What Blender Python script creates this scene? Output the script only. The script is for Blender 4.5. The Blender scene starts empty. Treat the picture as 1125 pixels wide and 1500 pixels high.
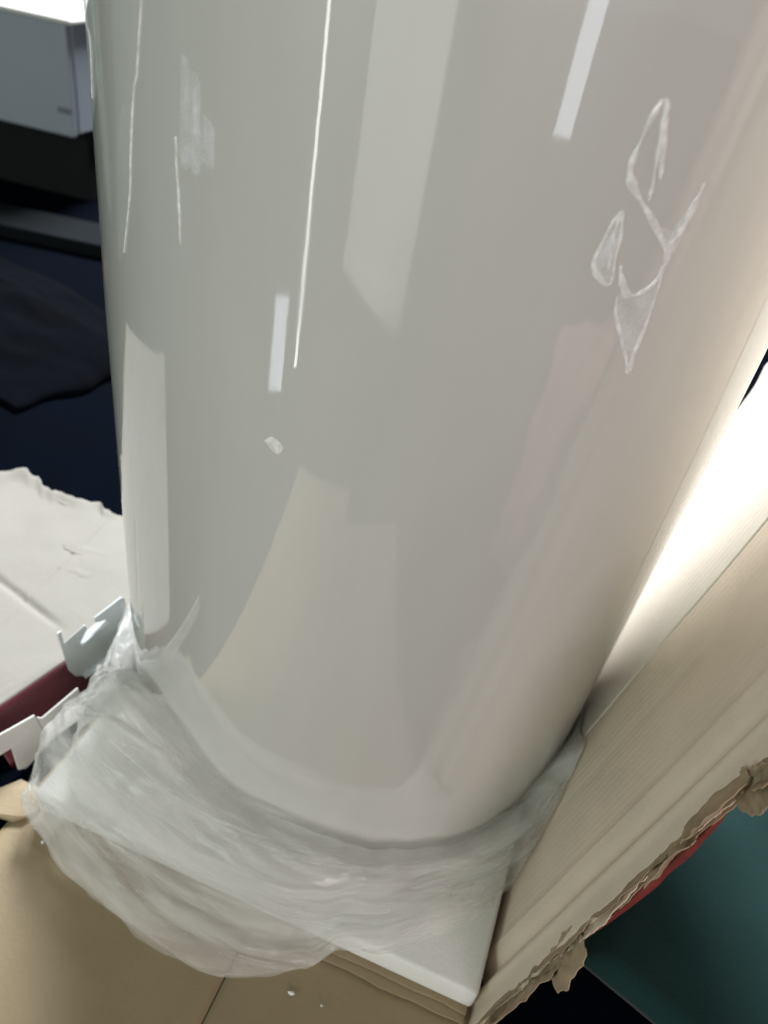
import bpy, bmesh, math, random
from mathutils import Vector, Matrix, noise
random.seed(7)
S = bpy.context.scene
COL = S.collection

# ------------------------------------------------------------------ camera
cam_d = bpy.data.cameras.new('camera')
cam_d.sensor_fit = 'VERTICAL'; cam_d.sensor_height = 36.0; cam_d.lens = 27.05
cam_d.dof.use_dof = True; cam_d.dof.focus_distance = 0.50; cam_d.dof.aperture_fstop = 6.3
cam_d.clip_start = 0.01; cam_d.clip_end = 60
cam = bpy.data.objects.new('camera', cam_d); COL.objects.link(cam)
R3 = Matrix(((0.98076, -0.19518, 0.00365), (0.12090, 0.59262, -0.79636), (0.15327, 0.78148, 0.60481)))
cam.matrix_world = Matrix.Translation((0, 0, 0.705)) @ R3.to_4x4()
S.camera = cam

# ------------------------------------------------------------------ world and lamps
wd = bpy.data.worlds.new('World'); S.world = wd; wd.use_nodes = True
bg = wd.node_tree.nodes['Background']
bg.inputs[0].default_value = (0.95, 1.0, 0.97, 1); bg.inputs[1].default_value = 0.13

def area(name, loc, target, sx, sy, power, col=(1, 1, 1)):
    d = bpy.data.lights.new(name, 'AREA'); d.shape = 'RECTANGLE'; d.size = sx; d.size_y = sy
    d.energy = power; d.color = col
    o = bpy.data.objects.new(name, d); COL.objects.link(o); o.location = loc
    o.rotation_euler = (Vector(target) - Vector(loc)).to_track_quat('-Z', 'Y').to_euler()
    return o
area('window_light', (-0.42, 3.4, 2.6), (0, 0.55, 0.2), 1.2, 1.2, 345, (0.97, 0.99, 1.0))
area('room_fill_light', (-2.1, -2.1, 1.22), (0, 0.55, 0.6), 1.9, 0.7, 35, (0.84, 1.0, 0.87))  # soft fill added to lift the tank front, tinted green
area('room_fill_light', (1.1, -2.7, 1.22), (0, 0.55, 0.6), 1.9, 0.7, 41, (1.0, 0.86, 0.84))  # second added fill, pinkish for the tank's right side
area('line_reflection_light', (-0.665, -0.40, 0.42), (-0.06, 0.35, 0.42), 0.016, 0.82, 0.20, (1.0, 1.0, 0.98))  # added lamp strip for the thin bright line mirrored in the tank
area('low_reflection_light', (-0.70, -0.27, 0.09), (-0.075, 0.355, 0.3), 0.075, 0.17, 0.10, (0.85, 0.92, 1.0))  # lamp added near the floor for a pale patch in the tank's gloss
area('window_reflection_light', (0.69, -1.01, 0.62), (0.04, 0.346, 0.66), 0.13, 0.45, 0.45, (0.85, 0.9, 1.0))  # small lamp added to give the tank its bluish window reflection

S.view_settings.view_transform = 'Standard'; S.view_settings.look = 'None'
S.view_settings.gamma = 1; S.view_settings.exposure = 0.0
S.cycles.use_denoising = True
S.cycles.max_bounces = 12; S.cycles.diffuse_bounces = 8; S.cycles.glossy_bounces = 6; S.cycles.transparent_max_bounces = 18
S.cycles.sample_clamp_indirect = 6

# ------------------------------------------------------------------ materials
def mat(name, col, rough=0.6, metal=0, spec=0.5, var=0.0, vscale=8, bump=0.0, bscale=60, coat=0, coat_ior=1.5, coat_rough=0.05,
        stretch=None, sheen=0, col2=None):
    m = bpy.data.materials.new(name); m.use_nodes = True
    nt = m.node_tree; p = nt.nodes['Principled BSDF']
    p.inputs['Base Color'].default_value = (*col, 1); p.inputs['Roughness'].default_value = rough
    p.inputs['Metallic'].default_value = metal; p.inputs['Specular IOR Level'].default_value = spec
    p.inputs['Coat Weight'].default_value = coat; p.inputs['Coat IOR'].default_value = coat_ior
    p.inputs['Coat Roughness'].default_value = coat_rough
    p.inputs['Sheen Weight'].default_value = sheen
    tc = nt.nodes.new('ShaderNodeTexCoord'); mp = nt.nodes.new('ShaderNodeMapping')
    nt.links.new(tc.outputs['Object'], mp.inputs[0])
    if stretch: mp.inputs['Scale'].default_value = stretch
    if var or col2:
        n = nt.nodes.new('ShaderNodeTexNoise'); n.inputs['Scale'].default_value = vscale; n.inputs['Detail'].default_value = 6
        nt.links.new(mp.outputs[0], n.inputs['Vector'])
        rp = nt.nodes.new('ShaderNodeValToRGB')
        a = tuple(c * (1 - var) for c in col); b = col2 if col2 else tuple(min(1, c * (1 + var)) for c in col)
        rp.color_ramp.elements[0].position = 0.3; rp.color_ramp.elements[1].position = 0.7
        rp.color_ramp.elements[0].color = (*a, 1); rp.color_ramp.elements[1].color = (*b, 1)
        nt.links.new(n.outputs['Fac'], rp.inputs[0]); nt.links.new(rp.outputs[0], p.inputs['Base Color'])
    if bump:
        n2 = nt.nodes.new('ShaderNodeTexNoise'); n2.inputs['Scale'].default_value = bscale; n2.inputs['Detail'].default_value = 4
        nt.links.new(mp.outputs[0], n2.inputs['Vector'])
        bp = nt.nodes.new('ShaderNodeBump'); bp.inputs['Strength'].default_value = bump; bp.inputs['Distance'].default_value = 0.002
        nt.links.new(n2.outputs['Fac'], bp.inputs['Height']); nt.links.new(bp.outputs[0], p.inputs['Normal'])
        if coat: nt.links.new(bp.outputs[0], p.inputs['Coat Normal'])
    return m

def film_mat(name, opac_lo, opac_hi, scale, col=(0.86, 0.88, 0.9), rough=0.22, stretch=(1, 1, 1), bump=0.0, tl_fac=0.42, uv=False):
    m = bpy.data.materials.new(name); m.use_nodes = True
    nt = m.node_tree; nt.nodes.clear()
    out = nt.nodes.new('ShaderNodeOutputMaterial')
    tr = nt.nodes.new('ShaderNodeBsdfTransparent'); tl = nt.nodes.new('ShaderNodeBsdfTranslucent')
    p = nt.nodes.new('ShaderNodeBsdfPrincipled')
    p.inputs['Base Color'].default_value = (*col, 1); p.inputs['Roughness'].default_value = rough
    p.inputs['Specular IOR Level'].default_value = 0.7
    tl.inputs[0].default_value = (*col, 1)
    m1 = nt.nodes.new('ShaderNodeMixShader'); m1.inputs[0].default_value = tl_fac
    nt.links.new(p.outputs[0], m1.inputs[1]); nt.links.new(tl.outputs[0], m1.inputs[2])
    m2 = nt.nodes.new('ShaderNodeMixShader')
    tc = nt.nodes.new('ShaderNodeTexCoord'); mp = nt.nodes.new('ShaderNodeMapping'); mp.inputs['Scale'].default_value = stretch
    n = nt.nodes.new('ShaderNodeTexNoise'); n.inputs['Scale'].default_value = scale; n.inputs['Detail'].default_value = 5
    nt.links.new(tc.outputs['Object'], mp.inputs[0]); nt.links.new(mp.outputs[0], n.inputs['Vector'])
    mr = nt.nodes.new('ShaderNodeMapRange'); mr.inputs[1].default_value = 0.3; mr.inputs[2].default_value = 0.7
    mr.inputs[3].default_value = opac_lo; mr.inputs[4].default_value = opac_hi
    nt.links.new(n.outputs['Fac'], mr.inputs[0]); nt.links.new(mr.outputs[0], m2.inputs[0])
    nt.links.new(tr.outputs[0], m2.inputs[1]); nt.links.new(m1.outputs[0], m2.inputs[2])
    nt.links.new(m2.outputs[0], out.inputs[0])
    if uv:                         # long folds that run round the roll
        nt.links.new(tc.outputs['UV'], mp.inputs[0]); mp.inputs['Scale'].default_value = (9, 2.6, 1); n.inputs['Detail'].default_value = 3.2; n.inputs['Distortion'].default_value = 0.8
        bp = nt.nodes.new('ShaderNodeBump'); bp.inputs['Strength'].default_value = bump; bp.inputs['Distance'].default_value = 0.006
        nt.links.new(n.outputs['Fac'], bp.inputs['Height']); nt.links.new(bp.outputs[0], p.inputs['Normal']); nt.links.new(bp.outputs[0], tl.inputs['Normal'])
    elif bump:                     # sharp little crinkles
        vo = nt.nodes.new('ShaderNodeTexVoronoi'); vo.feature = 'DISTANCE_TO_EDGE'; vo.inputs['Scale'].default_value = 42
        n4 = nt.nodes.new('ShaderNodeTexNoise'); n4.inputs['Scale'].default_value = 9
        mx = nt.nodes.new('ShaderNodeVectorMath'); mx.operation = 'MULTIPLY_ADD'; mx.inputs[1].default_value = (0.14, 0.14, 0.14)
        nt.links.new(tc.outputs['Object'], n4.inputs['Vector'])
        nt.links.new(n4.outputs['Color'], mx.inputs[0]); nt.links.new(tc.outputs['Object'], mx.inputs[2]); nt.links.new(mx.outputs[0], vo.inputs['Vector'])
        bp = nt.nodes.new('ShaderNodeBump'); bp.inputs['Strength'].default_value = bump; bp.inputs['Distance'].default_value = 0.004
        nt.links.new(vo.outputs['Distance'], bp.inputs['Height']); nt.links.new(bp.outputs[0], p.inputs['Normal']); nt.links.new(bp.outputs[0], tl.inputs['Normal'])
    return m

def enamel_detail(m):        # orange peel, faint smears and handling marks in the clear coat
    nt = m.node_tree; p = nt.nodes['Principled BSDF']; L = nt.links
    bp = [n for n in nt.nodes if n.type == 'BUMP'][0]; n1 = bp.inputs['Height'].links[0].from_node
    tc = [n for n in nt.nodes if n.type == 'TEX_COORD'][0]
    n2 = nt.nodes.new('ShaderNodeTexNoise'); n2.inputs['Scale'].default_value = 95; n2.inputs['Detail'].default_value = 1
    L.new(tc.outputs['Object'], n2.inputs['Vector'])
    ma = nt.nodes.new('ShaderNodeMath'); ma.operation = 'MULTIPLY_ADD'; ma.inputs[1].default_value = 0.035
    L.new(n2.outputs['Fac'], ma.inputs[0]); L.new(n1.outputs['Fac'], ma.inputs[2]); L.new(ma.outputs[0], bp.inputs['Height'])
    mp = nt.nodes.new('ShaderNodeMapping'); mp.inputs['Scale'].default_value = (5, 5, 1.1)
    L.new(tc.outputs['Object'], mp.inputs[0])
    n3 = nt.nodes.new('ShaderNodeTexNoise'); n3.inputs['Scale'].default_value = 3; n3.inputs['Detail'].default_value = 7; n3.inputs['Roughness'].default_value = 0.62
    L.new(mp.outputs[0], n3.inputs['Vector'])
    mr = nt.nodes.new('ShaderNodeMapRange'); mr.inputs[1].default_value = 0.42; mr.inputs[2].default_value = 0.72
    mr.inputs[3].default_value = 0.02; mr.inputs[4].default_value = 0.13
    L.new(n3.outputs['Fac'], mr.inputs[0]); L.new(mr.outputs[0], p.inputs['Coat Roughness'])
    rp = nt.nodes.new('ShaderNodeValToRGB'); c = p.inputs['Base Color'].default_value
    rp.color_ramp.elements[0].position = 0.3; rp.color_ramp.elements[1].position = 0.75
    rp.color_ramp.elements[0].color = (c[0] * 1.03, c[1] * 1.03, c[2] * 1.03, 1); rp.color_ramp.elements[1].color = (c[0] * 0.95, c[1] * 0.945, c[2] * 0.93, 1)
    L.new(n3.outputs['Fac'], rp.inputs[0]); L.new(rp.outputs[0], p.inputs['Base Color'])

M = {}
M['enamel'] = mat('white_enamel', (0.60, 0.60, 0.58), rough=0.4, spec=0.3, bump=0.075, bscale=12, coat=1, coat_ior=2.0, coat_rough=0.04)
enamel_detail(M['enamel'])
M['kraft'] = mat('kraft_board', (0.32, 0.25, 0.15), rough=0.5, spec=0.5, var=0.07, vscale=14, bump=0.15, bscale=260)
M['kraft_pale'] = mat('pale_inner_board', (0.76, 0.645, 0.535), rough=0.7, spec=0.25, var=0.05, vscale=20, bump=0.2, bscale=220)
M['kraft_pale_lit'] = mat('lit_inner_board', (0.80, 0.74, 0.665), rough=0.7, spec=0.25, var=0.03, vscale=20, bump=0.15, bscale=220)  # lighter copy of the inner board, window light put into its colour
M['kraft_torn'] = mat('torn_board', (0.38, 0.285, 0.195), rough=0.95, spec=0.1, var=0.18, vscale=40, bump=0.3, bscale=300)
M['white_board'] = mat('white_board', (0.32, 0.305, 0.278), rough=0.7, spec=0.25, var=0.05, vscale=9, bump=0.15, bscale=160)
M['maroon'] = mat('maroon_print', (0.075, 0.008, 0.013), rough=0.4, var=0.2, vscale=20)
M['red'] = mat('red_print', (0.20, 0.035, 0.03), rough=0.5, var=0.3, vscale=60)
M['zinc'] = mat('zinc_steel', (0.72, 0.76, 0.78), rough=0.42, metal=0.75, var=0.08, vscale=40)
M['paint'] = mat('white_painted_steel', (0.62, 0.62, 0.60), rough=0.45, var=0.04, vscale=50)
M['teal'] = mat('teal_cloth', (0.013, 0.043, 0.041), rough=0.95, spec=0.1, var=0.25, vscale=5, bump=0.4, bscale=500, sheen=0.1)
M['navy'] = mat('dark_navy_floor', (0.0009, 0.002, 0.005), rough=1.0, spec=0.03, var=0.4, vscale=3, bump=0.2, bscale=200)
M['navy_cloth'] = mat('navy_cloth', (0.0009, 0.0016, 0.0034), rough=1.0, spec=0.05, var=0.4, vscale=9)
M['grey_edge'] = mat('grey_trim', (0.05, 0.05, 0.055), rough=0.7)
M['red_cloth'] = mat('red_cloth', (0.08, 0.008, 0.008), rough=0.9)
M['grey_mark'] = mat('grey_mark', (0.16, 0.18, 0.22), rough=0.6)
M['blush_pink'] = mat('pink_blush_cloth', (0.38, 0.20, 0.185), rough=0.95, var=0.15, vscale=6)  # for the unseen cloth added to tint the tank's gloss
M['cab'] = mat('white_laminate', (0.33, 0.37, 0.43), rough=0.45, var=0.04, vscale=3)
M['dark'] = mat('black_board', (0.010, 0.011, 0.013), rough=0.7, spec=0.2)
M['slate'] = mat('dark_grey_board', (0.005, 0.007, 0.009), rough=0.9, spec=0.1, var=0.15, vscale=6)
M['film'] = film_mat('clear_film', 0.14, 0.55, 1.0, rough=0.13, col=(0.93, 0.93, 0.915), bump=0.4, tl_fac=0.45, uv=True)
M['wisp'] = film_mat('film_and_reflection_crease', 0.45, 1.0, 160, col=(0.98, 0.98, 0.98), rough=0.12, tl_fac=0.0)
M['haze_reflection'] = film_mat('reflection_sheet', 0.12, 0.55, 120, col=(0.94, 0.95, 0.97), rough=0.1, tl_fac=0.0)
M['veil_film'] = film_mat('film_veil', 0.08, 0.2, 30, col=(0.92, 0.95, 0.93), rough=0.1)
# expanded polystyrene with a bead pattern
m = mat('expanded_polystyrene', (0.80, 0.81, 0.78), rough=0.6, spec=0.3); M['foam'] = m
nt = m.node_tree; vo = nt.nodes.new('ShaderNodeTexVoronoi'); vo.inputs['Scale'].default_value = 230
tc = nt.nodes.new('ShaderNodeTexCoord'); nt.links.new(tc.outputs['Object'], vo.inputs['Vector'])
bp = nt.nodes.new('ShaderNodeBump'); bp.inputs['Strength'].default_value = 0.18; bp.inputs['Distance'].default_value = 0.001
bp.invert = True
nt.links.new(vo.outputs['Distance'], bp.inputs['Height']); nt.links.new(bp.outputs[0], nt.nodes['Principled BSDF'].inputs['Normal'])

# ------------------------------------------------------------------ helpers
def link(name, me, m, parent=None, smooth=False):
    o = bpy.data.objects.new(name, me); COL.objects.link(o)
    for mm in (m if isinstance(m, (list, tuple)) else [m]): me.materials.append(mm)
    if parent: o.parent = parent
    if smooth:
        for p in me.polygons: p.use_smooth = True
    return o
def pyd(name, v, f, m, parent=None, smooth=False):
    me = bpy.data.meshes.new(name); me.from_pydata([tuple(x) for x in v], [], f); me.validate(); me.update()
    return link(name, me, m, parent, smooth)
def bmo(name, bm, m, parent=None, smooth=False):
    bmesh.ops.recalc_face_normals(bm, faces=bm.faces)
    me = bpy.data.meshes.new(name); bm.to_mesh(me); bm.free()
    return link(name, me, m, parent, smooth)
def empty(name, loc=(0, 0, 0)):
    o = bpy.data.objects.new(name, None); COL.objects.link(o); o.location = loc
    o.empty_display_size = 0.05
    return o
def tag(o, label, cat, group=None, kind=None):
    if label: o['label'] = label
    if cat: o['category'] = cat
    if group: o['group'] = group
    if kind: o['kind'] = kind
    return o
def keep(o, parent):          # parent a world-space mesh to an Empty that stands at the thing's base
    o.parent = parent; o.matrix_parent_inverse = Matrix.Translation(parent.location).inverted()
    return o
def box_bm(c, size, rot=0, bev=0.0, bm=None):
    bm2 = bmesh.new(); bmesh.ops.create_cube(bm2, size=1)
    bmesh.ops.scale(bm2, vec=size, verts=bm2.verts)
    if bev: bmesh.ops.bevel(bm2, geom=bm2.edges[:], offset=bev, segments=3, affect='EDGES', profile=0.5)
    bmesh.ops.rotate(bm2, cent=(0, 0, 0), matrix=Matrix.Rotation(rot, 3, 'Z'), verts=bm2.verts)
    bmesh.ops.translate(bm2, vec=c, verts=bm2.verts)
    return bm2
def grid_faces(nu, nv, off=0, flip=False, wrap=False):
    f = []
    for i in range(nu if wrap else nu - 1):
        for j in range(nv - 1):
            a = off + i * nv + j; b = off + ((i + 1) % nu) * nv + j
            q = (a, b, b + 1, a + 1); f.append(q[::-1] if flip else q)
    return f
def thick(front, back, nu, nv):   # closed slab out of two matching grids (index i*nv+j)
    n = nu * nv; v = list(front) + list(back)
    f = grid_faces(nu, nv) + grid_faces(nu, nv, n, True)
    for i in range(nu - 1):
        a, b = i * nv, (i + 1) * nv; f.append((b, a, a + n, b + n))
        a, b = i * nv + nv - 1, (i + 1) * nv + nv - 1; f.append((a, b, b + n, a + n))
    for j in range(nv - 1):
        a, b = j, j + 1; f.append((a, b, b + n, a + n))
        a, b = (nu - 1) * nv + j, (nu - 1) * nv + j + 1; f.append((b, a, a + n, b + n))
    return v, f
def nz(*a, sc=1.0, seed=0.0):
    a = list(a) + [0] * (3 - len(a))
    return noise.noise(Vector((a[0] * sc + seed, a[1] * sc - seed * 1.7, a[2] * sc + seed * .37)))
def fbm(x, y, seed=0.0, oct=4):
    s = 0; am = 1
    for k in range(oct):
        s += am * nz(x * 2 ** k, y * 2 ** k, seed=seed + k * 3.1); am *= 0.55
    return s
def lerp_tab(tab, x):
    if x <= tab[0][0]: return tab[0][1:]
    for a, b in zip(tab, tab[1:]):
        if x <= b[0]:
            k = (x - a[0]) / (b[0] - a[0]); k = k * k * (3 - 2 * k)
            return tuple(p + (q - p) * k for p, q in zip(a[1:], b[1:]))
    return tab[-1][1:]
def sstep(a, b, x):
    k = max(0, min(1, (x - a) / (b - a))); return k * k * (3 - 2 * k)

def tank_r(z):
    h = z - FOAM_TOP
    return lerp_tab([(0.0, 0.216), (0.004, 0.224), (0.010, 0.2285), (0.020, 0.2322), (0.034, 0.2340), (0.052, 0.2352), (0.09, 0.2357), (0.135, 0.2364), (0.42, 0.24)], h)[0]
AX = Vector((0, 0.583, 0)); TR = 0.24                       # tank axis and radius
th = math.radians(13)
U = Vector((math.cos(th), -math.sin(th), 0)); V = Vector((math.sin(th), math.cos(th), 0)); Z = Vector((0, 0, 1))
C0 = Vector((0.158, 0.262, 0))                               # near right corner of the carton, on the floor
P = Vector((0.203, 0.048, 0.978)).normalized()               # the leaning side wall runs up along this
NI = -V.cross(P).normalized()                                # its inner normal
FOAM_TOP = 0.042

# ------------------------------------------------------------------ floor
def ngrid(x0, x1, y0, y1, n):
    v = []; 
    for i in range(n):
        for j in range(n):
            x = x0 + (x1 - x0) * i / (n - 1); y = y0 + (y1 - y0) * j / (n - 1); v.append((x, y, 0))
    return v, grid_faces(n, n)
v, f = ngrid(-14, 14, -14, 9, 12)
fl = pyd('floor', v, f, M['navy']); tag(fl, None, None, kind='structure')

# ------------------------------------------------------------------ carton (opened out around the tank)
carton = empty('carton', tuple(C0))
tag(carton, 'torn kraft carton with a leaning flute-lined side wall, opened out around the tank', 'carton')
def wall(s, t, d=0.0):                                      # point on the leaning wall, d towards the inside
    return C0 + Z * 0.055 + V * s + P * t + NI * d
def edge_s(t, seed, amp, base):
    return base + amp * (fbm(t * 14, 0.3, seed, 3) + 0.22 * fbm(t * 120, 1.3, seed + 5, 3))
def relief(s, t):
    flute = 0.00013 * math.sin(s / 0.0078 * 2 * math.pi) * (0.35 + 0.65 * sstep(-0.3, 0.4, nz(s * 14, t * 5, seed=3))) * sstep(0.03, 0.06, s)
    valley = -0.0042 * math.exp(-((s - 0.036 - 0.004 * nz(t * 4, seed=2)) / 0.007) ** 2)
    ridge = 0.0022 * math.exp(-((s - 0.021) / 0.005) ** 2) + 0.0016 * math.exp(-((s - 0.056) / 0.006) ** 2)
    groove = -0.0008 * math.exp(-((s - 0.15 - 0.01 * nz(t * 3, seed=5)) / 0.010) ** 2) * sstep(0.02, 0.1, t)
    return flute + valley + ridge + groove + 0.0018 * nz(s * 9, t * 6, seed=8)
T0, T1 = -0.052, 0.86
def wall_part(name, s0, s1, ns, nt_, edge=None, far=None, mt=None, d0=0.0, thk=0.006):
    fr, bk = [], []
    for i in range(ns):
        k = i / (ns - 1)
        for j in range(nt_):
            t = T0 + (T1 - T0) * (j / (nt_ - 1)) ** 1.25
            a = edge(t) if edge else s0
            b = far(t) if far else s1
            s = a + (b - a) * k
            d = d0 + relief(s, t)
            fr.append(wall(s, t, d)); bk.append(wall(s, t, d0 - thk))
    v, f = thick(fr, bk, ns, nt_)
    o = pyd(name, v, f, mt, None, True); keep(o, carton)
    return o
e_in = lambda t: edge_s(t, 1.0, 0.004, -0.002)
side = wall_part('side_wall', 0, 0.208, 170, 200, edge=e_in, mt=M['kraft_pale'])
far_edge = lambda t: 0.456 + 0.004 * fbm(t * 25, 2.0, 9, 3) + 0.012 * math.exp(-((t - 0.37) / 0.01) ** 2)
side2 = wall_part('side_wall', 0.2105, 0.456, 120, 120, far=far_edge, mt=M['kraft_pale_lit'], d0=0.0004)
tag(side2, 'far half of the leaning side wall, beyond the crease', None)
# the torn layers at the near end of the wall
def ribbon(name, e0, e1, d0, d1, mt, t0=T0, t1=T1, n=1100, thk=0.0006, curl=0.0, seed=0, parent=None):
    fr, bk = [], []
    m_ = 6
    for j in range(n):
        t = t0 + (t1 - t0) * j / (n - 1)
        a, b = e0(t), e1(t)
        for i in range(m_):
            k = i / (m_ - 1)
            s = a + (b - a) * k
            d = d0 + (d1 - d0) * k + curl * k * k * (0.6 + fbm(t * 30, 5.0, seed, 3)) + 0.0009 * k * fbm(t * 70, k * 2, seed + 2, 3)
            fr.append(wall(s, t, d)); bk.append(wall(s, t, d - thk))
    v, f = thick(fr, bk, n, m_)
    o = pyd(name, v, f, mt, side, False)
    return o
ribbon('torn_liner', lambda t: 0.012, lambda t: edge_s(t, 4.0, 0.006, -0.010), -0.0024, 0.000, M['kraft_torn'], seed=4, curl=0.002)
ribbon('torn_liner', lambda t: 0.012, lambda t: edge_s(t, 24.0, 0.007, -0.006), -0.0036, -0.0030, M['kraft_pale'], seed=24, curl=0.001)
ribbon('torn_fluting', lambda t: 0.010, lambda t: edge_s(t, 11.0, 0.005, -0.006), -0.0052, -0.0042, M['kraft_torn'], seed=12, curl=-0.002)
bulge = lambda t: sstep(0.10, 0.19, t) * (1 - sstep(0.25, 0.31, t))
ribbon('outer_liner', lambda t: 0.014, lambda t: edge_s(t, 17.0, 0.003, -0.004), -0.0085, -0.0075, M['kraft_torn'], seed=18)
# red printed face of the outer liner, bowed away from the wall
fr, bk = [], []
n_ = 120
for j in range(n_):
    t = 0.09 + 0.24 * j / (n_ - 1); w_ = 0.009 * bulge(t) * (0.8 + 0.4 * nz(t * 30, seed=4)) + 0.0006
    for i in range(5):
        k = i / 4
        s = -0.0035 + 0.004 * k - 0.003 * math.sin(k * math.pi) * bulge(t)
        fr.append(wall(s, t, -0.0072 - w_ * k)); bk.append(wall(s + 0.0012, t, -0.0072 - w_ * k))
v, f = thick(fr, bk, n_, 5)
o = pyd('printed_liner', v, f, M['red'], side, True); o['label'] = 'red printed outer face showing under the torn edge'
# crumpled torn scraps still hanging at the near end
def scrap(name, s, t, ws, wt, seed, lift, mt=M['kraft_torn'], rot=0.0, curl=0.01):
    na, nr = 72, 14; fr, bk = [], []
    for i in range(na):
        ph = 2 * math.pi * i / na; c_, s_ = math.cos(ph), math.sin(ph)
        sq = 1 / (abs(c_) ** 3 + abs(s_) ** 3) ** (1 / 3)
        jag = sq * (1 + 0.26 * nz(c_ * 1.3, s_ * 1.3, seed=seed) + 0.14 * nz(c_ * 4, s_ * 4, seed=seed + 2) + 0.06 * nz(c_ * 13, s_ * 13, seed=seed + 4))
        for j in range(nr):
            q = 0.02 + 0.98 * j / (nr - 1); a, b = c_ * jag * q, s_ * jag * q
            x, y = a * ws * 0.5, b * wt * 0.5
            x, y = x * math.cos(rot) - y * math.sin(rot), x * math.sin(rot) + y * math.cos(rot)
            d = lift - curl * a * abs(a) * 0.7 + 0.0026 * fbm(a * 1.0, b * 1.6, seed + 3, 2) + 0.0003 * math.sin(b * 13 + a * 3 + 4 * nz(a, b, seed=seed))
            p = wall(s + x, t + y, d); fr.append(p); bk.append(p - NI * 0.0008)
    n = na * nr; f = grid_faces(na, nr, wrap=True) + grid_faces(na, nr, n, True, wrap=True)
    for i in range(na):
        a, b = i * nr + nr - 1, ((i + 1) % na) * nr + nr - 1; f.append((a, b, b + n, a + n))
    f.append([i * nr for i in range(na)][::-1]); f.append([n + i * nr for i in range(na)])
    return pyd(name, fr + bk, f, mt, side, False)
scrap('torn_scrap', -0.006, 0.288, 0.036, 0.060, 21, 0.003, curl=0.012)
scrap('torn_scrap', -0.012, 0.322, 0.022, 0.040, 26, -0.002, rot=0.5, curl=-0.006)
scrap('torn_scrap', -0.012, 0.245, 0.016, 0.05, 33, 0.000, curl=0.006)
scrap('torn_scrap', -0.012, 0.112, 0.030, 0.044, 41, -0.003, rot=-0.25, curl=-0.006)
scrap('torn_scrap', -0.010, 0.075, 0.020, 0.06, 47, -0.003, curl=0.004)
scrap('torn_scrap', -0.006, 0.020, 0.026, 0.070, 55, -0.004, curl=0.006)
scrap('torn_scrap', -0.010, 0.36, 0.026, 0.07, 62, -0.002, curl=0.008)
# front wall folded down flat on the floor (two boards meeting at a seam)
def flat_board(name, u0, u1, v0, v1, seed, z0=0.0045, thk=0.004, nu=40, nv=60):
    fr, bk = [], []
    for i in range(nu):
        for j in range(nv):
            u = u0 + (u1 - u0) * i / (nu - 1); w_ = v0 + (v1 - v0) * j / (nv - 1)
            p = C0 + U * u + V * w_
            z = z0 + 0.0012 * (1 + nz(u * 5, w_ * 5, seed=seed))
            z -= 0.001 * math.exp(-(min(abs(u - u0), abs(u - u1)) / 0.004) ** 2)
            fr.append(p + Z * z); bk.append(p + Z * (z0 - thk + 0.0005))
    v, f = thick(fr, bk, nu, nv)
    o = pyd(name, v, f, M['kraft'], None, True); keep(o, carton); return o
flat_board('front_flap', -0.452, -0.2085, -0.56, 0.30, 2)
flat_board('front_flap', -0.2075, -0.008, -0.47, 0.30, 5)
# layered bottom flap under the foam
fr, bk = [], []
for k, (v0, z0, dz) in enumerate(((-0.006, 0.0075, 0.0028), (0.001, 0.0108, 0.0032))):
    fr, bk = [], []
    nu = 60
    for i in range(nu):
        u = -0.405 + 0.39 * i / (nu - 1)
        for j in range(4):
            w_ = v0 + 0.0015 * fbm(u * 30, k * 4, 6) * (j == 0) + 0.45 * (j / 3)
            p = C0 + U * u + V * w_
            fr.append(p + Z * (z0 + dz)); bk.append(p + Z * z0)
    v, f = thick(fr, bk, nu, 4)
    keep(pyd('bottom_flap', v, f, M['kraft']), carton)

# ------------------------------------------------------------------ polystyrene pad
bm = box_bm((0, 0, 0), (0.420, 0.50, 0.0276), 0, 0.004)
foam = bmo('foam_pad', bm, M['foam'], None, True)
fc = C0 + U * (-0.012 - 0.210) + V * 0.255
foam.location = (fc.x, fc.y, 0.0142 + 0.0138); foam.rotation_euler = (0, 0, -th)
tag(foam, 'white polystyrene foam pad the tank stands on, with one bare corner', 'foam pad')

# ------------------------------------------------------------------ tank
tank = empty('storage_tank', (0, 0.583, FOAM_TOP))
tag(tank, 'tall glossy white cylindrical tank standing on the foam pad', 'tank')
prof = [(0.0, 0.0), (0.211, 0.0), (0.2185, 0.001), (0.224, 0.004), (0.2285, 0.010), (0.2322, 0.020), (0.2340, 0.034), (0.2352, 0.052), (0.2357, 0.09), (0.2364, 0.135)]
prof += [(min(0.24, 0.2364 + 0.0036 * k / 5), 0.135 + 0.69 * k / 12) for k in range(1, 13)]
prof += [(0.236, 0.845), (0.222, 0.868), (0.19, 0.885), (0.12, 0.898), (0.0, 0.902)]
n = 256; v = []; 
for i in range(n):
    a = 2 * math.pi * i / n
    for r, z in prof: v.append((r * math.sin(a), -r * math.cos(a), z))
body = pyd('body', v, grid_faces(n, len(prof), wrap=True), M['enamel'], tank, True)

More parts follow.
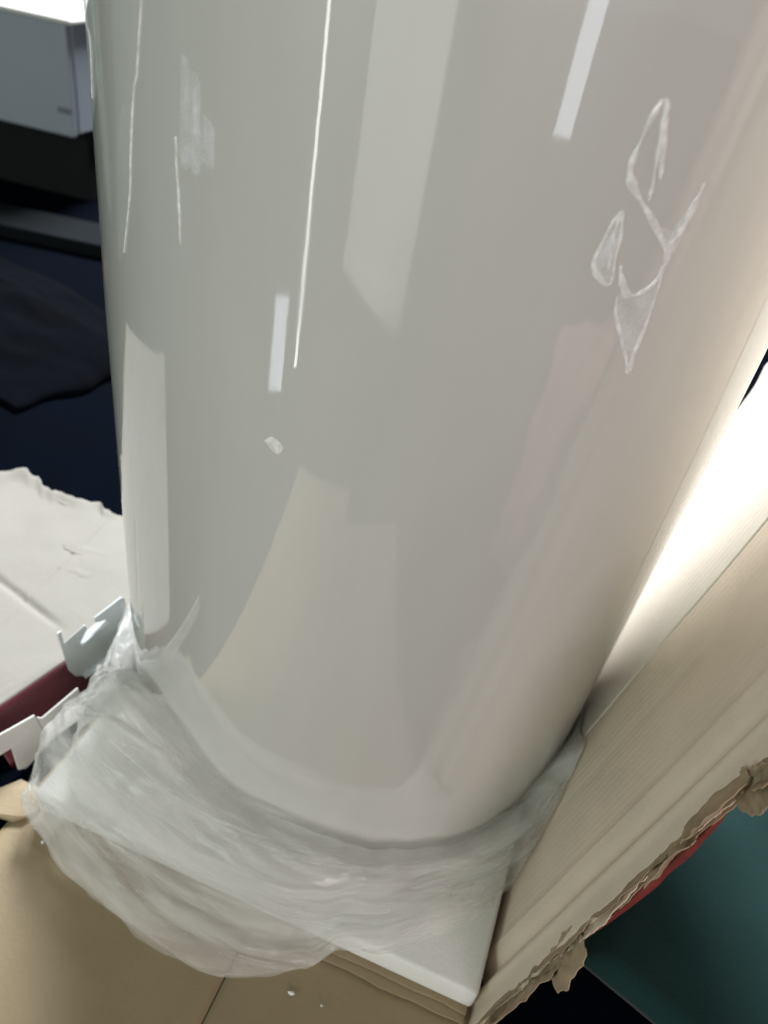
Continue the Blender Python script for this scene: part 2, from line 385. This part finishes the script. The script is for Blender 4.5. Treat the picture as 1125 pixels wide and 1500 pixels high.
def cyl(ang, z, r=TR):        # point on the tank (degrees from the front, + to the right; world height)
    a = math.radians(ang); return Vector((r * math.sin(a), -r * math.cos(a), z - FOAM_TOP))
def cat(pts, n):
    out = []; m_ = len(pts)
    for i in range(n):
        x = i / (n - 1) * (m_ - 1); k = min(int(x), m_ - 2); f_ = x - k
        p0, p1, p2, p3 = pts[max(k - 1, 0)], pts[k], pts[k + 1], pts[min(k + 2, m_ - 1)]
        out.append(tuple(0.5 * (2 * b + (c - a) * f_ + (2 * a - 5 * b + 4 * c - d) * f_ ** 2 + (3 * b - a - 3 * c + d) * f_ ** 3)
                         for a, b, c, d in zip(p0, p1, p2, p3)))
    return out
def crease(bm, pts, w0=0.0008, seed=0, n=90, rise=0.0007):
    path = cat(pts, n); ring = []
    for i, (a, z) in enumerate(path):
        k = i / (n - 1)
        w_ = w0 * (0.35 + 0.65 * math.sin(math.pi * min(1, max(0, k))) ** 0.5) * (1 + 1.2 * nz(k * 7, seed=seed))
        a += 0.10 * nz(k * 11, seed=seed + 3)
        a2, z2 = path[min(i + 1, n - 1)]; a1, z1 = path[max(i - 1, 0)]
        dx, dz = math.radians(a2 - a1) * TR, z2 - z1
        l = math.hypot(dx, dz) or 1; nx, nz_ = -dz / l, dx / l
        cs = []
        for sx, h in ((-1, 0.0001), (-0.4, rise * 0.9), (0.4, rise), (1, 0.0001)):
            cs.append(bm.verts.new(cyl(a + math.degrees(nx * w_ * sx / TR), z + nz_ * w_ * sx, TR + h)))
        ring.append(cs)
    for r0, r1 in zip(ring, ring[1:]):
        for k in range(3): bm.faces.new((r0[k], r0[k + 1], r1[k + 1], r1[k]))
def sheet(poly, seed, name='film_and_reflection_sheet', mt=None, h=0.0004):
    bm = bmesh.new(); cx = sum(p[0] for p in poly) / len(poly); cz = sum(p[1] for p in poly) / len(poly)
    rim = cat(poly + [poly[0]], 60)[:-1]; rings = []
    for q in range(1, 9):
        k = q / 8; rings.append([bm.verts.new(cyl(cx + (a - cx) * k, cz + (z - cz) * k, TR + h + 0.0008 * (1 - k) * (0.5 + nz(a, z * 60, k * 2, seed=seed)))) for a, z in rim])
    c = bm.verts.new(cyl(cx, cz, TR + h + 0.0005)); N = len(rim)
    for i in range(N): bm.faces.new((c, rings[0][i], rings[0][(i + 1) % N]))
    for r0, r1 in zip(rings, rings[1:]):
        for i in range(N): bm.faces.new((r0[i], r1[i], r1[(i + 1) % N], r0[(i + 1) % N]))
    return bmo(name, bm, mt or M['haze_reflection'], tank, True)  # haze sheets paint reflections on the tank; veil sheets are film
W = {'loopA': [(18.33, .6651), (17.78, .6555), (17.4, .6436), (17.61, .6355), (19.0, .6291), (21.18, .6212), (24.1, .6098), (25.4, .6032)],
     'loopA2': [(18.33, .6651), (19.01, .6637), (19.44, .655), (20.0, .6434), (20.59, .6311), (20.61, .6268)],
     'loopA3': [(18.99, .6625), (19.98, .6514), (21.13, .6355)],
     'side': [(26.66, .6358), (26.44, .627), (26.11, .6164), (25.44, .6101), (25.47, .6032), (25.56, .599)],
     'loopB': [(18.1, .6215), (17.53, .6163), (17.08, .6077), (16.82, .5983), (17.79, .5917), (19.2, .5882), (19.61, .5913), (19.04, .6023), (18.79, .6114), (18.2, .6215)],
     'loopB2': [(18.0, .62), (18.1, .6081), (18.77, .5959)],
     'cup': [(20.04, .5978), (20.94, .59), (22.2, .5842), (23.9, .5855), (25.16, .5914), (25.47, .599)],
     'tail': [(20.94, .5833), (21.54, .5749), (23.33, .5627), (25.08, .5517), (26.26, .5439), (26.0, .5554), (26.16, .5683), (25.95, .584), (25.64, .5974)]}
bm = bmesh.new()  # white loops painting a bright reflection onto the tank, filled by sheets
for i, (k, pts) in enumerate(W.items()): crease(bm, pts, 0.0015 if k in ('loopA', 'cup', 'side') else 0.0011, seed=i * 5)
o = bmo('film_and_reflection_crease', bm, M['wisp'], tank, True); o['label'] = 'white crinkled loops painted on the tank as a bright reflection'
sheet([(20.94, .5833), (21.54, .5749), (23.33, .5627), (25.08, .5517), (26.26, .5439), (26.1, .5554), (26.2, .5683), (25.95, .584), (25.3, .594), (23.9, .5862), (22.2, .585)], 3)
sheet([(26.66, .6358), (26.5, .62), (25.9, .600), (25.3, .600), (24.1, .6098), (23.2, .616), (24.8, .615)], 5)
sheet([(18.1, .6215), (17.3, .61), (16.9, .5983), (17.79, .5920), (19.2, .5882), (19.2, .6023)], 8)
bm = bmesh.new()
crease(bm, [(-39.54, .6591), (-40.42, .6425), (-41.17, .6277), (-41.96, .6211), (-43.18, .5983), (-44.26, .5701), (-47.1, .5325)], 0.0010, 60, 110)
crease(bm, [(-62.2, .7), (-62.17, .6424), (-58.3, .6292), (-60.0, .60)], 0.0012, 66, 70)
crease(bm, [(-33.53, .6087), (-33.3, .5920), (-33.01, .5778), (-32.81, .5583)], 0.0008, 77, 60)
bmo('film_and_reflection_crease', bm, M['wisp'], tank, True)
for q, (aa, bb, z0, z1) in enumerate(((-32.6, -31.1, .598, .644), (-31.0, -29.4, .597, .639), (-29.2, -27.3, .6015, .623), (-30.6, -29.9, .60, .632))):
    sheet([(aa + .3, z1), (bb, z1 - .004), (bb + .1, (z0 + z1) / 2), (bb, z0), (aa, z0 + .002), (aa, (z0 + z1) / 2)], 12 + q)  # upright pale patches, a reflection painted on the tank's left
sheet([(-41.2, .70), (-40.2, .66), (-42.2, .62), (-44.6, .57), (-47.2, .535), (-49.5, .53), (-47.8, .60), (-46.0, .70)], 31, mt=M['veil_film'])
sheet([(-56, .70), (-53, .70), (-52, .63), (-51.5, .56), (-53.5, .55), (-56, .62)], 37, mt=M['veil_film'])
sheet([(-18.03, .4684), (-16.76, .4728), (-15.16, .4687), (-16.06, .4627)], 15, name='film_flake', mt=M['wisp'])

# ------------------------------------------------------------------ plastic bag rucked down round the foot of the tank
#        angle, inner height, outer radius, outer height
TAB = [(-180, .09, .262, .050), (-130, .075, .258, .050), (-95, .072, .256, .048), (-78, .072, .257, .047), (-69, .078, .262, .047), (-62, .096, .288, .050), (-56, .122, .336, .044),
       (-50, .150, .354, .028), (-43, .160, .345, .012), (-34, .150, .337, .008), (-27, .132, .334, .008), (-19, .118, .332, .008), (-9, .111, .328, .008), (-5, .109, .322, .008),
       (1, .106, .309, .013), (6, .100, .301, .042), (13, .093, .305, .046), (21, .087, .298, .046), (29, .084, .291, .046), (37, .088, .282, .046),
       (45, .100, .274, .056), (51, .118, .264, .078), (58, .140, .254, .105), (66, .130, .2440, .11), (100, .13, .2440, .12), (140, .11, .252, .09), (180, .09, .262, .050)]
def bag_layer(seed, off, amp, na=540, nt_=60, ext=1.0, lift=0.0):
    v = []
    for i in range(na):
        ang = -180 + 360 * i / na
        hi, ro, zo = lerp_tab(TAB, ang)
        hi += lift; zo += (hi - zo) * 0.45 * (1 - ext); ro = TR + (ro - TR) * (ext + (1 - ext) * 0.35 * nz(ang * 0.05, seed=seed))
        a = math.radians(ang)
        per = (math.cos(a) * 0.9, math.sin(a) * 0.9)
        hi += 0.010 * nz(per[0] * 3, per[1] * 3, seed=seed) + 0.004 * nz(per[0] * 14, per[1] * 14, seed=seed + 1)
        ro += (0.006 * nz(per[0] * 5, per[1] * 5, seed=seed + 2) + 0.0025 * nz(per[0] * 20, per[1] * 20, seed=seed + 3)) * min(1, (ro - 0.243) / 0.03)
        span = max(0.0, ro - 0.246)
        for j in range(nt_):
            t = j / (nt_ - 1)
            rc = min(0.254 + off, ro - 0.001); zA = hi - 0.010
            if t < 0.16:
                k = t / 0.16; r0 = tank_r(zA) + 0.0012 + off
                r = r0 + (rc - r0) * k ** 1.3; z = zA + (hi - zA) * math.sin(k * math.pi / 2)
            else:
                k = (t - 0.16) / 0.84; r = rc + (ro - rc) * k ** 0.9; z = zo + (hi - zo) * (1 - k ** 1.15)
            sw = t * 1.0 + 0.35 * nz(per[0] * 2.2, per[1] * 2.2, seed=seed + 9) + 0.12 * a
            q = nz(per[0] * 1.8 + seed, per[1] * 1.8, sw * 4.2)
            q2 = nz(per[0] * 3.2 - seed, per[1] * 3.2, sw * 9)
            q3 = nz(per[0] * 6, per[1] * 6 + seed, sw * 17)
            d = amp * ((1 - 2.4 * abs(q)) * 0.9 + (0.6 - 1.7 * abs(q2)) * 0.42 + 0.16 * q3) * (math.sin(math.pi * min(1, t * 0.93 + 0.04)) ** 0.6) * min(1, span / 0.03 + 0.12)
            rr = r + d * 0.45; zz = z + d * 0.95
            p = AX + Vector((rr * math.sin(a), -rr * math.cos(a), 0))
            rel = p - C0; pu, pv = rel.dot(U), rel.dot(V)
            if -0.439 < pu < 0.0 and pv > -0.007: zz = max(zz, FOAM_TOP + 0.0028 + off * .5 + 0.002 * (1 + q3))
            zz = max(zz, 0.0085 + off * 0.3 + 0.0015 * (1 + q2))
            rad = math.hypot(p.x - AX.x, p.y - AX.y)
            tr_ = tank_r(zz) + 0.0012 + off * .6
            if rad < tr_:
                s_ = tr_ / rad; p = Vector((AX.x + (p.x - AX.x) * s_, AX.y + (p.y - AX.y) * s_, 0))
            # stay on the inside of the leaning wall
            lim = 0.199 * (zz - 0.055) - 0.004
            over = (p - C0).dot(U) - lim
            if over > 0 and pv > -0.01: p -= U * min(over, max(0.0, rad - tr_))
            v.append((p.x, p.y, zz))
    return v, grid_faces(na, nt_, wrap=True)
bv, bf = [], []
for args in ((3.0, 0.0018, 0.015), (15.0, 0.0, 0.011), (27.0, 0.0026, 0.012, 540, 40, 0.62, -0.010), (41.0, 0.0034, 0.010, 540, 34, 0.42, -0.018)):
    v1, f1 = bag_layer(*args); n1 = len(bv); bv += v1; bf += [tuple(i + n1 for i in q) for q in f1]
bag = pyd('plastic_bag', bv, bf, M['film'], None, True)
uvl = bag.data.uv_layers.new(name='folds')
for po in bag.data.polygons:
    ref = None
    for li in po.loop_indices:
        c = bag.data.vertices[bag.data.loops[li].vertex_index].co
        an = math.atan2(c.x - AX.x, AX.y - c.y) / (2 * math.pi)
        if ref is None: ref = an
        if an - ref > 0.5: an -= 1
        if an - ref < -0.5: an += 1
        rr = math.hypot(c.x - AX.x, c.y - AX.y)
        uvl.data[li].uv = (an, (rr - TR) * 16 - c.z * 9 + an * 0.9)
tag(bag, 'clear crumpled plastic bag rucked down around the foot of the white tank', 'plastic bag')

# ------------------------------------------------------------------ flattened carton on the left with maroon side
E0 = Vector((-0.332, 0.439, 0)); ED = Vector((0.4498, 0.8931, 0)); EN = Vector((0.8931, -0.4498, 0))
H = 0.05
flat = empty('flattened_carton', (-0.75, 0.45, 0))
tag(flat, 'flattened pale carton with a dark maroon side and ragged far edge, beside the tank', 'carton')
nearp = [E0 + ED * 0.168, E0 + ED * 0.10, E0 + ED * 0.03, E0 - ED * 0.022, Vector((-0.37, 0.418, 0)), Vector((-0.55, 0.426, 0)), Vector((-0.98, 0.44, 0))]
nacc = [0]
for a, b in zip(nearp, nearp[1:]): nacc.append(nacc[-1] + (b - a).length)
def nearpt(k):
    d = k * nacc[-1]
    for i in range(len(nearp) - 1):
        if d <= nacc[i + 1] + 1e-9: return nearp[i].lerp(nearp[i + 1], (d - nacc[i]) / (nacc[i + 1] - nacc[i]))
    return nearp[-1]
farp = [(-.302, .728), (-.322, .741), (-.341, .744), (-.36, .749), (-.368, .760), (-.399, .757), (-.420, .764), (-.432, .762), (-.453, .774), (-.462, .786), (-.473, .786), (-.484, .795), (-.497, .792), (-.512, .779), (-.53, .790), (-.6, .80), (-.75, .83), (-.98, .86)]
acc = [0]
for a, b in zip(farp, farp[1:]): acc.append(acc[-1] + math.dist(a, b))
def farpt(k):
    d = k * acc[-1]
    for i in range(len(farp) - 1):
        if d <= acc[i + 1] + 1e-9:
            q = (d - acc[i]) / (acc[i + 1] - acc[i]); return Vector((farp[i][0] + (farp[i + 1][0] - farp[i][0]) * q, farp[i][1] + (farp[i + 1][1] - farp[i][1]) * q, 0))
    return Vector((*farp[-1], 0))
nu, nv = 240, 110; fr, bk = [], []
for i in range(nu):
    k = (i / (nu - 1)) ** 1.2
    a = nearpt(k); b = farpt(k)
    b = b + Vector((0, 0.0025 * fbm(k * 60, 0, 3, 3), 0))
    for j in range(nv):
        q = j / (nv - 1); p = a.lerp(b, q)
        s_ = (p - E0).dot(ED); n_ = -(p - E0).dot(EN)
        z = H + 0.002 * nz(p.x * 7, p.y * 7, seed=4) + 0.0012 * nz(p.x * 25, p.y * 25, seed=7)
        z += 0.0022 * (0.5 - abs(nz(p.x * 9 + p.y * 5, p.y * 9 - p.x * 5, seed=21))) - 0.0014 * math.exp(-((n_ - 0.07 - 0.3 * s_) / 0.003) ** 2)
        z += 0.0006 * math.sin(n_ / 0.0085 * 2 * math.pi) * sstep(0.05, -0.02, s_)
        z -= 0.004 * math.exp(-((s_ - 0.10 - 0.02 * n_) / 0.004) ** 2) * sstep(0.02, 0.08, n_)
        z += 0.004 * sstep(0.93, 1.0, q) * (0.5 + fbm(k * 18, 1, 5, 2)) - 0.0015 * math.exp(-(n_ / 0.004) ** 2)
        fr.append(p + Z * z); bk.append(p + Z * (z - 0.004))
v, f = thick(fr, bk, nu, nv)
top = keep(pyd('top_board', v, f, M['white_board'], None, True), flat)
nu = 120
for nm, path in (('side_board', [E0 + ED * 0.17, E0 - ED * 0.020]), ('front_board', [Vector((-0.372, 0.421, 0)), Vector((-0.98, 0.443, 0))])):
    fr, bk = [], []
    dn = (path[1] - path[0]).normalized(); en = Vector((-dn.y, dn.x, 0))
    for i in range(nu):
        b_ = path[0].lerp(path[1], i / (nu - 1)); s_ = (b_ - E0).dot(ED)
        for j in range(10):
            k = j / 9
            sl = sstep(0.2, 0.02, s_) if nm == 'side_board' else 0.2
            p = b_ + en * (0.002 + 0.034 * k ** 1.1 * sl + 0.0015 * nz(s_ * 12, k * 2, seed=9))
            z = (H - 0.0025) * (1 - k) + 0.001
            fr.append(p + Z * z); bk.append(p - en * 0.003 + Z * z)
    v, f = thick(fr, bk, nu, 10)
    o = keep(pyd(nm, v, f, M['maroon'], None, True), flat); o['label'] = 'dark maroon printed side'
# far and left closing sides so that the board lies on something
fr, bk = [], []
for i in range(60):
    k = i / 59; p = farpt(k) + Vector((0.0, -0.02, 0))
    for j in range(4):
        z = 0.001 + (H - 0.006) * j / 3
        fr.append(p + Z * z); bk.append(p + Vector((0, -0.003, 0)) + Z * z)
v, f = thick(fr, bk, 60, 4)
keep(pyd('back_board', v, f, M['maroon'], None, True), flat)
# peeled flakes of liner on the pale top
def flake(pts, z, seed):
    bm = bmesh.new(); vs = []
    cx = sum(p[0] for p in pts) / len(pts); cy = sum(p[1] for p in pts) / len(pts)
    rim = cat([*pts, pts[0]], 28)[:-1]
    c = bm.verts.new((cx, cy, z + 0.0015))
    for q, (x, y) in enumerate(rim): vs.append(bm.verts.new((x + 0.002 * nz(q * .9, seed=seed), y + 0.002 * nz(q * .8, seed=seed + 4), z + 0.0008 + 0.0010 * abs(nz(q * .5, seed=seed)))))
    for a, b in zip(vs, vs[1:] + vs[:1]): bm.faces.new((c, a, b))
    r = bmesh.ops.extrude_face_region(bm, geom=bm.faces[:])
    bmesh.ops.translate(bm, vec=(0, 0, -0.004), verts=[x for x in r['geom'] if isinstance(x, bmesh.types.BMVert)])
    return keep(bmo('peeled_flake', bm, M['white_board']), flat)
flake([(-.372, .665), (-.34, .660), (-.318, .672), (-.345, .678), (-.375, .674)], H, 2)
flake([(-.365, .632), (-.335, .625), (-.322, .632), (-.35, .640)], H, 6)
flake([(-.44, .757), (-.40, .742), (-.39, .752), (-.43, .768)], H, 14)

# ------------------------------------------------------------------ brackets lying along the maroon side
def plate(name, pts, off, thk, mt, parent, bev=0.0004, lean=0.0):
    bm = bmesh.new()
    vs = [bm.verts.new(E0 + ED * s_ + EN * (off + lean * (0.05 - z)) + Z * z) for s_, z in pts]
    fa = bm.faces.new(vs)
    r = bmesh.ops.extrude_face_region(bm, geom=[fa])
    bmesh.ops.translate(bm, vec=EN * thk, verts=[x for x in r['geom'] if isinstance(x, bmesh.types.BMVert)])
    o = bmo(name, bm, mt, None); keep(o, parent)
    md = o.modifiers.new('bevel', 'BEVEL'); md.width = bev; md.segments = 2; md.limit_method = 'ANGLE'
    return o
b1p = E0 + ED * 0.11
b1 = empty('steel_bracket', (b1p.x, b1p.y, H))
tag(b1, 'shiny zinc steel bracket with notched upper edge, between pale carton and tank', 'bracket')
plate('web_plate', [(.0722, .090), (.0768, .090), (.0762, .0755), (.1029, .0800), (.1048, .0745), (.0925, .0640), (.0936, .0590), (.1273, .0640), (.1286, .0700), (.1155, .0745), (.1152, .0808), (.1520, .0840), (.1559, .0800), (.1540, .030), (.1177, .0280), (.0835, .0270), (.0763, .032), (.0717, .0438)], 0.006, 0.0016, M['zinc'], b1, lean=0.25)
bm = bmesh.new()
fl_ = [(.084, .0285), (.153, .031)]
vs = []
for s_, z in fl_:
    vs.append([bm.verts.new(E0 + ED * s_ + EN * o_ + Z * (z - dz)) for o_, dz in ((0.0125, 0), (0.0185, 0.001), (0.0185, 0.0026), (0.0125, 0.0016))])
for k in range(4): bm.faces.new((vs[0][k], vs[1][k], vs[1][(k + 1) % 4], vs[0][(k + 1) % 4]))
bm.faces.new(vs[0]); bm.faces.new(vs[1][::-1])
keep(bmo('lower_flange', bm, M['zinc']), b1)
bm = bmesh.new(); vs = []
for s_, z, o_ in ((.0935, .0640, .0065), (.1275, .0690, .0060)):
    vs.append([bm.verts.new(E0 + ED * s_ + EN * (o_ + a) + Z * (z + b)) for a, b in ((-.010, 0), (0.0005, 0), (0.0005, -.0015), (-.010, -.0015))])
for k in range(4): bm.faces.new((vs[0][k], vs[1][k], vs[1][(k + 1) % 4], vs[0][(k + 1) % 4]))
bm.faces.new(vs[0]); bm.faces.new(vs[1][::-1])
keep(bmo('slot_lip', bm, M['zinc']), b1)

b2p = E0 + EN * 0.04
b2 = empty('white_bracket', (b2p.x, b2p.y, 0))
tag(b2, 'white painted flat bracket with a stepped end, leaning on the maroon carton side', 'bracket')
plate('arm_plate', [(.0136, .0472), (.0183, .0432), (.0612, .0472), (.0595, .0180), (.0202, .0175), (.0165, .0178)], 0.034, 0.002, M['paint'], b2, lean=0.3)
plate('step_plate', [(-.12, .060), (-.0208, .0522), (.0138, .0472), (.0166, .0178), (.0159, .0085), (-.0120, .0020), (-.0190, .0060), (-.0169, .0319), (-.12, .044)], 0.030, 0.002, M['paint'], b2, lean=0.3)

# scrap of board between the two cartons
bm = bmesh.new()
pts = [(-0.330, 0.364), (-0.312, 0.371), (-0.292, 0.391), (-0.272, 0.385), (-0.262, 0.366), (-0.271, 0.355), (-0.280, 0.351), (-0.305, 0.352)]
vs = [bm.verts.new((x, y, 0.010 + 0.002 * (k % 2))) for k, (x, y) in enumerate(pts)]
fa = bm.faces.new(vs); r = bmesh.ops.extrude_face_region(bm, geom=[fa])
bmesh.ops.translate(bm, vec=(0, 0, -0.004), verts=[x for x in r['geom'] if isinstance(x, bmesh.types.BMVert)])
cs = bmo('cardboard_scrap', bm, M['kraft'])
tag(cs, 'small brown cardboard scrap lying below the maroon carton side', 'scrap')

# ------------------------------------------------------------------ teal cloth at the right
nu = 90; fr, bk = [], []
a0, a1 = Vector((0.246, 0.332, 0)), Vector((0.50, 0.17, 0))
dirn = Vector((0.42, 0.90, 0)).normalized()
for i in range(nu):
    for j in range(nu):
        p = a0.lerp(a1, i / (nu - 1) * 3.2) + dirn * (1.6 * (j / (nu - 1)) ** 1.3)
        p += Vector((0.004 * nz(j * .12, seed=5), 0.004 * nz(i * .12, seed=6), 0))
        z = 0.016 + 0.010 * nz(p.x * 5, p.y * 5, seed=6) + 0.006 * abs(nz(p.x * 11, p.y * 4, seed=9))
        e_ = min(i, nu - 1 - i, j, nu - 1 - j); z = max(0.006, z * min(1, e_ / 3 + 0.35))
        fr.append(p + Z * z); bk.append(p + Z * 0.001)
v, f = thick(fr, bk, nu, nu)
tl = pyd('teal_cloth', v, f, M['teal'], None, True)
tag(tl, 'dark teal cloth spread on the floor behind the leaning carton wall', 'cloth')

# ------------------------------------------------------------------ background: cabinet, board, dark cloth
cb = empty('white_cabinet', (-1.40, 2.1, 0))
tag(cb, 'bluish white cabinet on a black base in the dark background', 'cabinet')
ang = math.radians(8)
def cbx(name, c, size, mt, bev=0.004):
    bm = box_bm((0, 0, 0), size, 0, bev)
    bmesh.ops.translate(bm, vec=c, verts=bm.verts); bmesh.ops.rotate(bm, cent=(0, 0, 0), matrix=Matrix.Rotation(-ang, 3, 'Z'), verts=bm.verts)
    bmesh.ops.translate(bm, vec=(-0.905, 1.9, 0), verts=bm.verts)
    return keep(bmo(name, bm, mt, None), cb)
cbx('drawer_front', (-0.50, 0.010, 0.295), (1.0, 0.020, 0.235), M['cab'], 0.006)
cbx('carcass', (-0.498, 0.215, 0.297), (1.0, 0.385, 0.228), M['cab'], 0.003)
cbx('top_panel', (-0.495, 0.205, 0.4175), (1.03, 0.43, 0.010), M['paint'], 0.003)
cbx('back_lip', (-0.495, 0.410, 0.445), (1.03, 0.018, 0.045), M['paint'], 0.003)
cbx('plinth', (-0.50, 0.25, 0.09), (0.94, 0.30, 0.18), M['dark'], 0.003)
cbx('label_plate', (-0.018, -0.002, 0.235), (0.035, 0.004, 0.012), M['grey_mark'], 0.001)
bm = box_bm((0, 0, 0), (1.6, 0.13, 0.03), 0, 0.004)
bd = bmo('floor_board', bm, M['slate']); bd.location = (-1.38, 1.74, 0.0155); bd.rotation_euler = (0, 0, math.radians(-2))
tag(bd, 'dark grey board lying on the floor in front of the cabinet', 'board')
def cloth(name, c, w_, l_, rot, hgt, seed, mt, n=60):
    fr, bk = [], []
    for i in range(n):
        for j in range(n):
            a, b = i / (n - 1) * 2 - 1, j / (n - 1) * 2 - 1
            x = a * w_ / 2 * (1 + 0.12 * nz(b * 2, seed=seed)); y = b * l_ / 2 * (1 + 0.12 * nz(a * 2, seed=seed + 2))
            z = 0.008 + hgt * max(0, (1 - a * a)) ** .5 * max(0, (1 - b * b)) ** .5 * (0.6 + 0.5 * fbm(a * 1.6, b * 1.6, seed, 3) + 0.3 * (1 - 2 * abs(nz(a * 3, b * 1.5, seed=seed + 8))))
            z = max(z, 0.006)
            p = Vector((x * math.cos(rot) - y * math.sin(rot) + c[0], x * math.sin(rot) + y * math.cos(rot) + c[1], z))
            fr.append(p); bk.append(Vector((p.x, p.y, 0.001)))
    v, f = thick(fr, bk, n, n)
    return pyd(name, v, f, mt, None, True)
c1 = cloth('navy_cloth', (-0.80, 1.28), 0.34, 0.62, math.radians(62), 0.028, 4, M['navy_cloth'])
tag(c1, 'crumpled dark navy cloth lying on the floor beyond the pale carton', 'cloth')
c2 = cloth('red_cloth', (-0.93, 1.33), 0.16, 0.10, 0.4, 0.09, 9, M['red_cloth'], 30)
tag(c2, 'scrap of red cloth beside the dark navy cloth', 'cloth')

# ------------------------------------------------------------------ foam crumbs
for k, (x, y, s_) in enumerate(((-0.246, 0.338, 0.0013), (-0.258, 0.349, 0.0009), (0.000, 0.258, 0.0014), (0.026, 0.2535, 0.0009))):
    bm = bmesh.new(); bmesh.ops.create_icosphere(bm, subdivisions=2, radius=s_)
    for q in bm.verts: q.co *= 1 + 0.9 * noise.noise(q.co * 700 + Vector((k * 7, 0, 0))); q.co.x *= 1.0 + 1.0 * (k == 2)
    o = bmo('foam_crumb', bm, M['foam']); o.location = (x, y, 0.0068 + s_ * 0.6)
    tag(o, ('larger white foam crumb on the brown flap near the cardboard scrap', 'smaller white foam crumb on the brown flap just beside the cardboard scrap',
         'long rice-shaped white foam crumb on the brown flap beside the seam', 'tiny white foam crumb on the brown flap in front of the foam pad')[k],
        'crumb', 'foam crumbs on the brown flap')

# ------------------------------------------------------------------ unseen things added for the tank's gloss to mirror: pale board, pink blanket
pb = empty('added_pale_board', (-0.45, -0.97, 0))
tag(pb, 'pale flat board standing out of view, added for its reflection in the tank', 'board')
bm = box_bm((0, 0, 0.36), (0.60, 0.03, 0.72), 0, 0.004)
o = bmo('board', bm, M['paint'], pb)  # face of the added unseen board
bm = box_bm((0, 0.02, 0.03), (0.60, 0.014, 0.06), 0, 0.003); bmo('added_board_edge_strip', bm, M['paint'], pb)
pb.rotation_euler = (0, 0, math.atan2(0.175, 0.58))
pk = cloth('added_blush_blanket', (0.93, -0.16), 0.95, 0.62, math.radians(-47), 0.12, 13, M['blush_pink'], 70)
tag(pk, 'dusty pink blanket added out of view to mirror as a blush in the tank', 'blanket')
